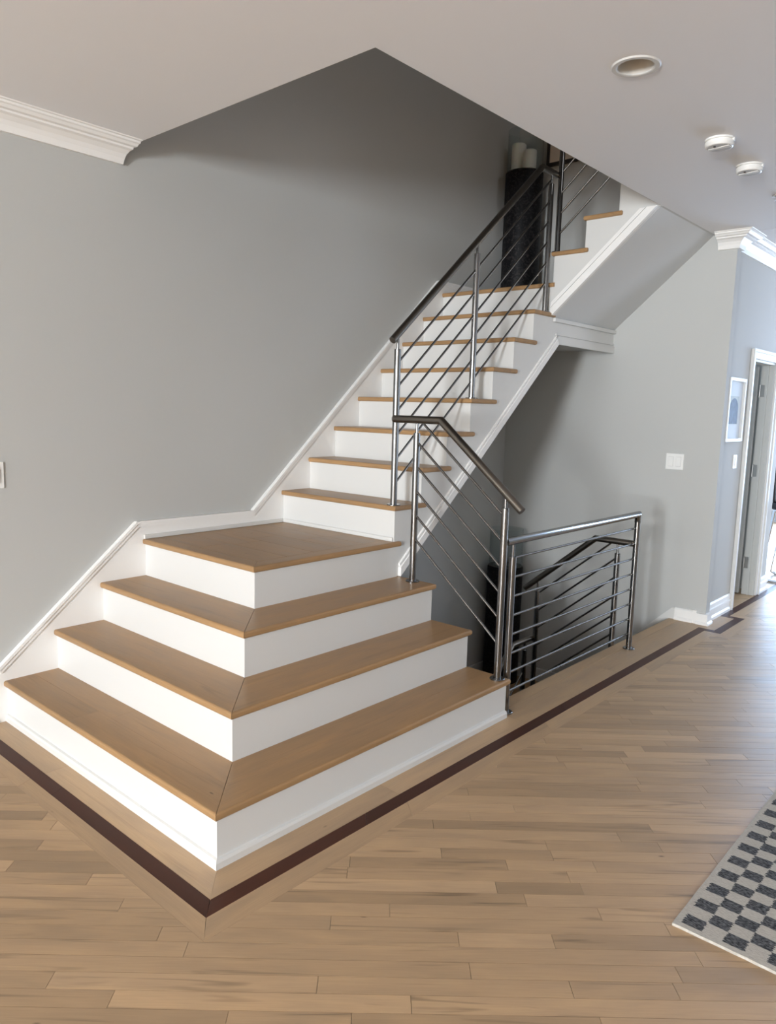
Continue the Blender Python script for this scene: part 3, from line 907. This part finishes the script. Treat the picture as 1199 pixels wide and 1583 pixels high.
b = MB(); b.sweep(tall, [(XW, DY1+0.072), (XW, WE), (1.2, WE)]); struct(b, 'baseboard_far', M['trim'])
b = MB(); b.sweep(base, [(0.0, Y0+0.01), (0.0, -0.75)]); struct(b, 'baseboard_left', M['trim'])

# ------------------------------------------------------------------ doorway with an open door
door = bpy.data.objects.new('door_1', None); door.location = (XW, (DY0+DY1)/2, 0); COL.objects.link(door); door['kind'] = 'structure'
def dbox(name, *a, mat='white', parent=door, bevel=0.0):
    b = MB(); b.box(*a); return b.build(name, M[mat], parent, bevel=bevel)
CW = 0.068
dbox('casing', XW, XW+0.018, DY0-CW, DY0, 0, DZ+CW, bevel=0.004)
dbox('casing', XW, XW+0.018, DY1, DY1+CW, 0, DZ+CW, bevel=0.004)
dbox('casing', XW, XW+0.018, DY0, DY1, DZ, DZ+CW, bevel=0.004)
dbox('casing', XW+0.018, XW+0.028, DY0-CW, DY0-CW+0.02, 0, DZ+CW)
dbox('casing', XW+0.018, XW+0.028, DY1+CW-0.02, DY1+CW, 0, DZ+CW)
dbox('casing', XW+0.018, XW+0.028, DY0-CW+0.02, DY1+CW-0.02, DZ+CW-0.02, DZ+CW)
jb = dbox('jamb', 1.607, XW+0.002, DY1-0.018, DY1, 0, DZ, mat='door_paint')
dbox('jamb', 1.607, XW+0.002, DY0, DY0+0.018, 0, DZ, mat='door_paint')
dbox('jamb', 1.607, XW+0.002, DY0+0.018, DY1-0.018, DZ-0.018, DZ, mat='door_paint')
dbox('stop', 1.652, 1.664, DY1-0.030, DY1-0.018, 0, DZ-0.018, mat='door_paint')
lf = dbox('door_leaf', 1.597-0.54, 1.594, DY1-0.060, DY1-0.024, 0.012, DZ-0.03, mat='door_paint')
for z in (0.22, 0.98, 1.62):
    dbox('hinge', 1.609, 1.640, DY1-0.0215, DY1-0.0175, z, z+0.095, mat='hinge', parent=jb)
    b = MB(); b.lathe([(0.006, 0), (0.006, 0.095)], (1.606, DY1-0.020, z), 12); b.build('hinge_pin', M['hinge'], jb)

# ------------------------------------------------------------------ plates on the walls
def plate_obj(name, label, cat, c, u, n, wd, ht, gangs, kind_='rocker'):
    """c centre on the wall, u unit vector along the wall, n outward normal"""
    c, u, n = Vector(c), Vector(u), Vector(n)
    root = empty(name, c, label, cat)
    def slab(p, w_, h_, d0, d1, nm, mat, par, bev=0.0015):
        b = MB(); p = Vector(p); z = Vector((0, 0, 1))
        vs_ = []
        for d in (d0, d1):
            for a, e in ((-1, -1), (1, -1), (1, 1), (-1, 1)):
                vs_.append(b.bm.verts.new(p+u*a*w_/2+z*e*h_/2+n*d))
        for q in ((0, 1, 2, 3), (4, 5, 6, 7), (0, 1, 5, 4), (1, 2, 6, 5), (2, 3, 7, 6), (3, 0, 4, 7)): b.face([vs_[i] for i in q])
        return b.build(nm, M[mat], par, bevel=bev)
    p = slab(c, wd, ht, 0, 0.006, 'cover_plate', 'plastic', root)
    for gx in gangs:
        cc = c+u*gx
        if kind_ == 'rocker':
            slab(cc, 0.036, 0.070, 0.006, 0.0065, 'rocker_gap', 'detector_face', root, 0)
            slab(cc, 0.033, 0.066, 0.0065, 0.0105, 'rocker', 'plastic', root)
        else:
            slab(cc, 0.034, 0.068, 0.006, 0.009, 'outlet_face', 'plastic', root)
            for dz in (-0.018, 0.018):
                for du in (-0.006, 0.006):
                    slab(cc+Vector((0, 0, dz))+u*du, 0.003, 0.010, 0.009, 0.0094, 'slot', 'slot', root, 0)
    return root
plate_obj('light_switch', 'white double rocker switch on the grey wall above the guard railing', 'light switch', (1.424, YB, 1.131), (1, 0, 0), (0, -1, 0), 0.125, 0.112, (-0.027, 0.027))
plate_obj('light_switch', 'white switch plate cut off at the edge of the left wall', 'light switch', (0.0, -0.733, 1.118), (0, 1, 0), (1, 0, 0), 0.122, 0.115, (-0.027, 0.027))
plate_obj('wall_outlet', 'white outlet plate under the framed print beside the doorway', 'outlet', (XW, 3.735, 1.135), (0, 1, 0), (1, 0, 0), 0.075, 0.100, (0.0,), 'outlet')

# ------------------------------------------------------------------ pictures
pic = empty('framed_print', (XW, 3.56, 1.505), 'white framed print with a blue grey image on the wall beside the doorway', 'picture')
PY0, PY1, PZ0, PZ1, FWD = 3.412, 3.762, 1.283, 1.725, 0.022
def pbox(nm, *a, mat='white', parent=pic, bevel=0.0):
    b = MB(); b.box(*a); return b.build(nm, M[mat], parent, bevel=bevel)
b = MB()
b.box(XW, XW+0.03, PY0, PY1, PZ1-FWD, PZ1); b.box(XW, XW+0.03, PY0, PY1, PZ0, PZ0+FWD); b.box(XW, XW+0.03, PY0, PY0+FWD, PZ0+FWD, PZ1-FWD); b.box(XW, XW+0.03, PY1-FWD, PY1, PZ0+FWD, PZ1-FWD)
b.build('frame', M['white'], pic)
pbox('mat_board', XW, XW+0.012, PY0+FWD, PY1-FWD, PZ0+FWD, PZ1-FWD, mat='mat_board')
pr = pbox('print', XW+0.012, XW+0.0135, 3.475, 3.672, 1.405, 1.600, mat='print_pale')
b = MB()
arch = [(3.487, 1.408), (3.660, 1.408)]+[(3.5735+0.0865*math.cos(a), 1.515+0.07*math.sin(a)) for a in [PI*i/12 for i in range(13)]]
b.prism(arch, 'x', XW+0.0135, XW+0.0145); b.build('arched_image', M['print_blue'], pr)
art = empty('framed_canvas', (0.75, YB, 3.33), 'pale canvas in a dark frame, its lower corner showing above the upper handrail', 'picture')
b = MB(); x0, x1, z0, z1, fw, yy = 0.272, 1.25, 3.318, 4.15, 0.022, YB-0.03
b.box(x0, x1, yy, YB, z0, z0+fw); b.box(x0, x1, yy, YB, z1-fw, z1); b.box(x0, x0+fw, yy, YB, z0+fw, z1-fw); b.box(x1-fw, x1, yy, YB, z0+fw, z1-fw)
b.build('frame', M['frame_dark'], art)
b = MB(); b.box(x0+fw, x1-fw, YB-0.02, YB, z0+fw, z1-fw); b.build('canvas', M['canvas'], art)

# ------------------------------------------------------------------ ceiling fixtures
can = empty('recessed_light', (CANX, CANY, H), 'unlit round recessed light with a white trim ring in the ceiling', 'ceiling light')
b = MB(); b.lathe([(0.0615, 0.001), (0.0615, -0.003), (0.066, -0.005), (0.080, -0.005), (0.084, 0.0)], (CANX, CANY, H), 40, False, False); b.build('trim_ring', M['white'], can)
b = MB(); b.lathe([(0.0613, 0.0), (0.0605, 0.012), (0.054, 0.05), (0.040, 0.085), (0.020, 0.105), (0.0, 0.11)], (CANX, CANY, H), 40, False, False); b.build('reflector', M['can'], can)
def detector(c, label):
    root = empty('smoke_detector', c, label, 'smoke detector', 'white ceiling detectors')
    b = MB(); b.lathe([(0.061, 0.0), (0.061, -0.007), (0.058, -0.008)], c, 32, False, True); b.build('mounting_plate', M['plastic'], root)
    b = MB(); b.lathe([(0.054, -0.007), (0.054, -0.011), (0.060, -0.013), (0.060, -0.022), (0.056, -0.032), (0.052, -0.034)], c, 32, False, True); b.build('body', M['plastic'], root)
    b = MB(); b.lathe([(0.050, -0.034), (0.047, -0.0345), (0.0, -0.0345)], c, 28, False, False); b.build('face_plate', M['detector_face'], root)
    b = MB(); b.prism([(c[0]-0.045, c[1]-0.006), (c[0]+0.045, c[1]-0.018), (c[0]+0.047, c[1]+0.01), (c[0]-0.04, c[1]+0.012)], 'z', c[2]-0.037, c[2]-0.0346); b.build('grille_bar', M['plastic'], root)
    b = MB(); b.lathe([(0.005, -0.0346), (0.005, -0.038), (0.0, -0.039)], (c[0]-0.01, c[1]-0.03, c[2]), 10, False, False); b.build('test_button', M['slot'], root)
    b = MB(); b.lathe([(0.006, 0.0), (0.007, -0.012), (0.0, -0.014)], (c[0]+0.058, c[1]-0.002, c[2]-0.004), 10, False, False); b.build('side_clip', M['plastic'], root)
    return root
detector((2.187, 1.525, H), 'white smoke detector on the ceiling, the one nearer the recessed light')
detector((2.183, 1.962, H), 'white smoke detector on the ceiling, the one farther from the recessed light')
spr = empty('fire_sprinkler', (2.150, 2.566, H), 'small chrome sprinkler head on the ceiling beyond both smoke detectors', 'sprinkler')
b = MB(); b.lathe([(0.026, 0), (0.024, -0.006), (0.012, -0.010)], (2.150, 2.566, H), 24, False, True); b.build('escutcheon', M['chrome'], spr)
b = MB(); b.lathe([(0.007, -0.010), (0.007, -0.022), (0.015, -0.024), (0.015, -0.026)], (2.150, 2.566, H), 16, False, True); b.build('nozzle', M['chrome'], spr)

# ------------------------------------------------------------------ pedestals, glasses and candles
PX, PYY, PRD, PH = 0.180, 3.140, 0.143, 0.965
def pedestal(z, label):
    root = empty('pedestal', (PX, PYY, z), label, 'pedestal', 'black mosaic pedestals in the stair corners')
    b = MB(); b.lathe([(PRD, 0), (PRD, PH-0.006), (PRD-0.006, PH)], (PX, PYY, z), 40); b.build('drum', M['mosaic'], root)
    b = MB(); b.lathe([(PRD-0.004, 0), (PRD-0.004, 0.004)], (PX, PYY, z+PH), 40, False, True); b.build('top_plate', M['frame_dark'], root)
    return root
def hurricane(z, label):
    r = 0.135
    b = MB(); b.lathe([(r, 0.0), (r, 0.30), (r-0.002, 0.302), (r-0.004, 0.30), (r-0.004, 0.006), (0.0, 0.006)], (PX, PYY, z), 48, False, False)
    bmesh.ops.remove_doubles(b.bm, verts=b.bm.verts, dist=1e-5)
    return tag(b.build('hurricane_glass', M['glass'], origin=(PX, PYY, z)), label, 'candle holder', 'clear glass hurricane shades')
def candle(x, y, z, r, hh, label, group):
    root = empty('candle', (x, y, z), label, 'candle', group)
    b = MB(); b.lathe([(r, 0), (r, hh-0.006), (r-0.005, hh), (r-0.012, hh-0.001), (0, hh-0.006)], (x, y, z), 28, True, False); b.build('wax', M['candle'], root)
    b = MB(); b.tube([(x, y, z+hh-0.006), (x+0.002, y, z+hh+0.008)], 0.0016, 6); b.build('wick', M['wick'], root)
for z, where in ((12*h, 'upper'), (ZL, 'basement')):
    pedestal(z, 'round black mosaic pedestal in the corner of the upper landing' if where == 'upper' else 'black pedestal in the dark corner of the basement landing, behind the guard railing post')
    zt = z+PH+0.004
    hurricane(zt, 'clear glass cylinder around white candles on the upper pedestal' if where == 'upper' else 'clear glass cylinder on the lower pedestal, behind the railing posts')
    if where == 'upper':
        candle(PX-0.052, PYY-0.01, zt+0.0085, 0.054, 0.205, 'taller white pillar candle inside the glass cylinder', 'white pillar candles on the upper pedestal')
        candle(PX+0.062, PYY-0.035, zt+0.0085, 0.050, 0.135, 'shorter white pillar candle inside the glass cylinder', 'white pillar candles on the upper pedestal')

# ------------------------------------------------------------------ rug
RX, RY, RT = 2.760, 0.040, 0.009
b = MB()
nx, ny = 2, 2
poly = [(RX, RY), (RX+1.7, RY), (RX+1.7, RY+2.6), (RX, RY+2.6)]
ew = []
for i in range(4):
    p, q = Vector(poly[i]), Vector(poly[(i+1) % 4]); n_ = 60
    d = (q-p).normalized(); nr = Vector((d.y, -d.x))
    for j in range(n_):
        ew.append(tuple(p+(q-p)*j/n_+nr*random.uniform(-0.0012, 0.0012)))
b.plate(ew, 0.0005, RT, ())
tag(b.build('area_rug', rug_mat(RX+0.018, RY+0.0205-0.0505*0), origin=(RX+0.85, RY+1.3, 0)), 'cream rug with ragged charcoal checks lying on the wood floor', 'rug')

# ------------------------------------------------------------------ stool at the frame's edge, in the far room
CXs, CYs = 1.805, 5.38
st = empty('bar_stool', (CXs, CYs, 0), 'black padded bar stool on a chrome sled base in the bright far room', 'stool')
b = MB(); b.box(CXs-0.21, CXs+0.21, CYs-0.20, CYs+0.20, 0.655, 0.72); b.build('seat', M['black_leather'], st, bevel=0.02)
b = MB(); b.prism([(CXs-0.215, 0.72), (CXs-0.165, 0.72), (CXs-0.185, 1.04), (CXs-0.225, 1.04)], 'y', CYs-0.20, CYs+0.20); b.build('backrest', M['black_leather'], st, bevel=0.015)
for s in (-1, 1):
    b = MB(); yq = CYs+s*0.19
    b.tube([(CXs+0.18, yq, 0.645), (CXs-0.17, yq, 0.645), (CXs-0.24, yq, 0.03), (CXs-0.21, yq, 0.013), (CXs+0.20, yq, 0.013)], 0.0125, 12); b.build('sled_leg', M['chrome'], st)
b = MB(); b.tube([(CXs+0.2, CYs-0.19, 0.013), (CXs+0.2, CYs+0.19, 0.013)], 0.0125, 12); b.build('base_bar', M['chrome'], st)
b = MB(); b.tube([(CXs-0.205, CYs-0.19, 0.33), (CXs-0.205, CYs+0.19, 0.33)], 0.0115, 12); b.build('foot_rest', M['chrome'], st)
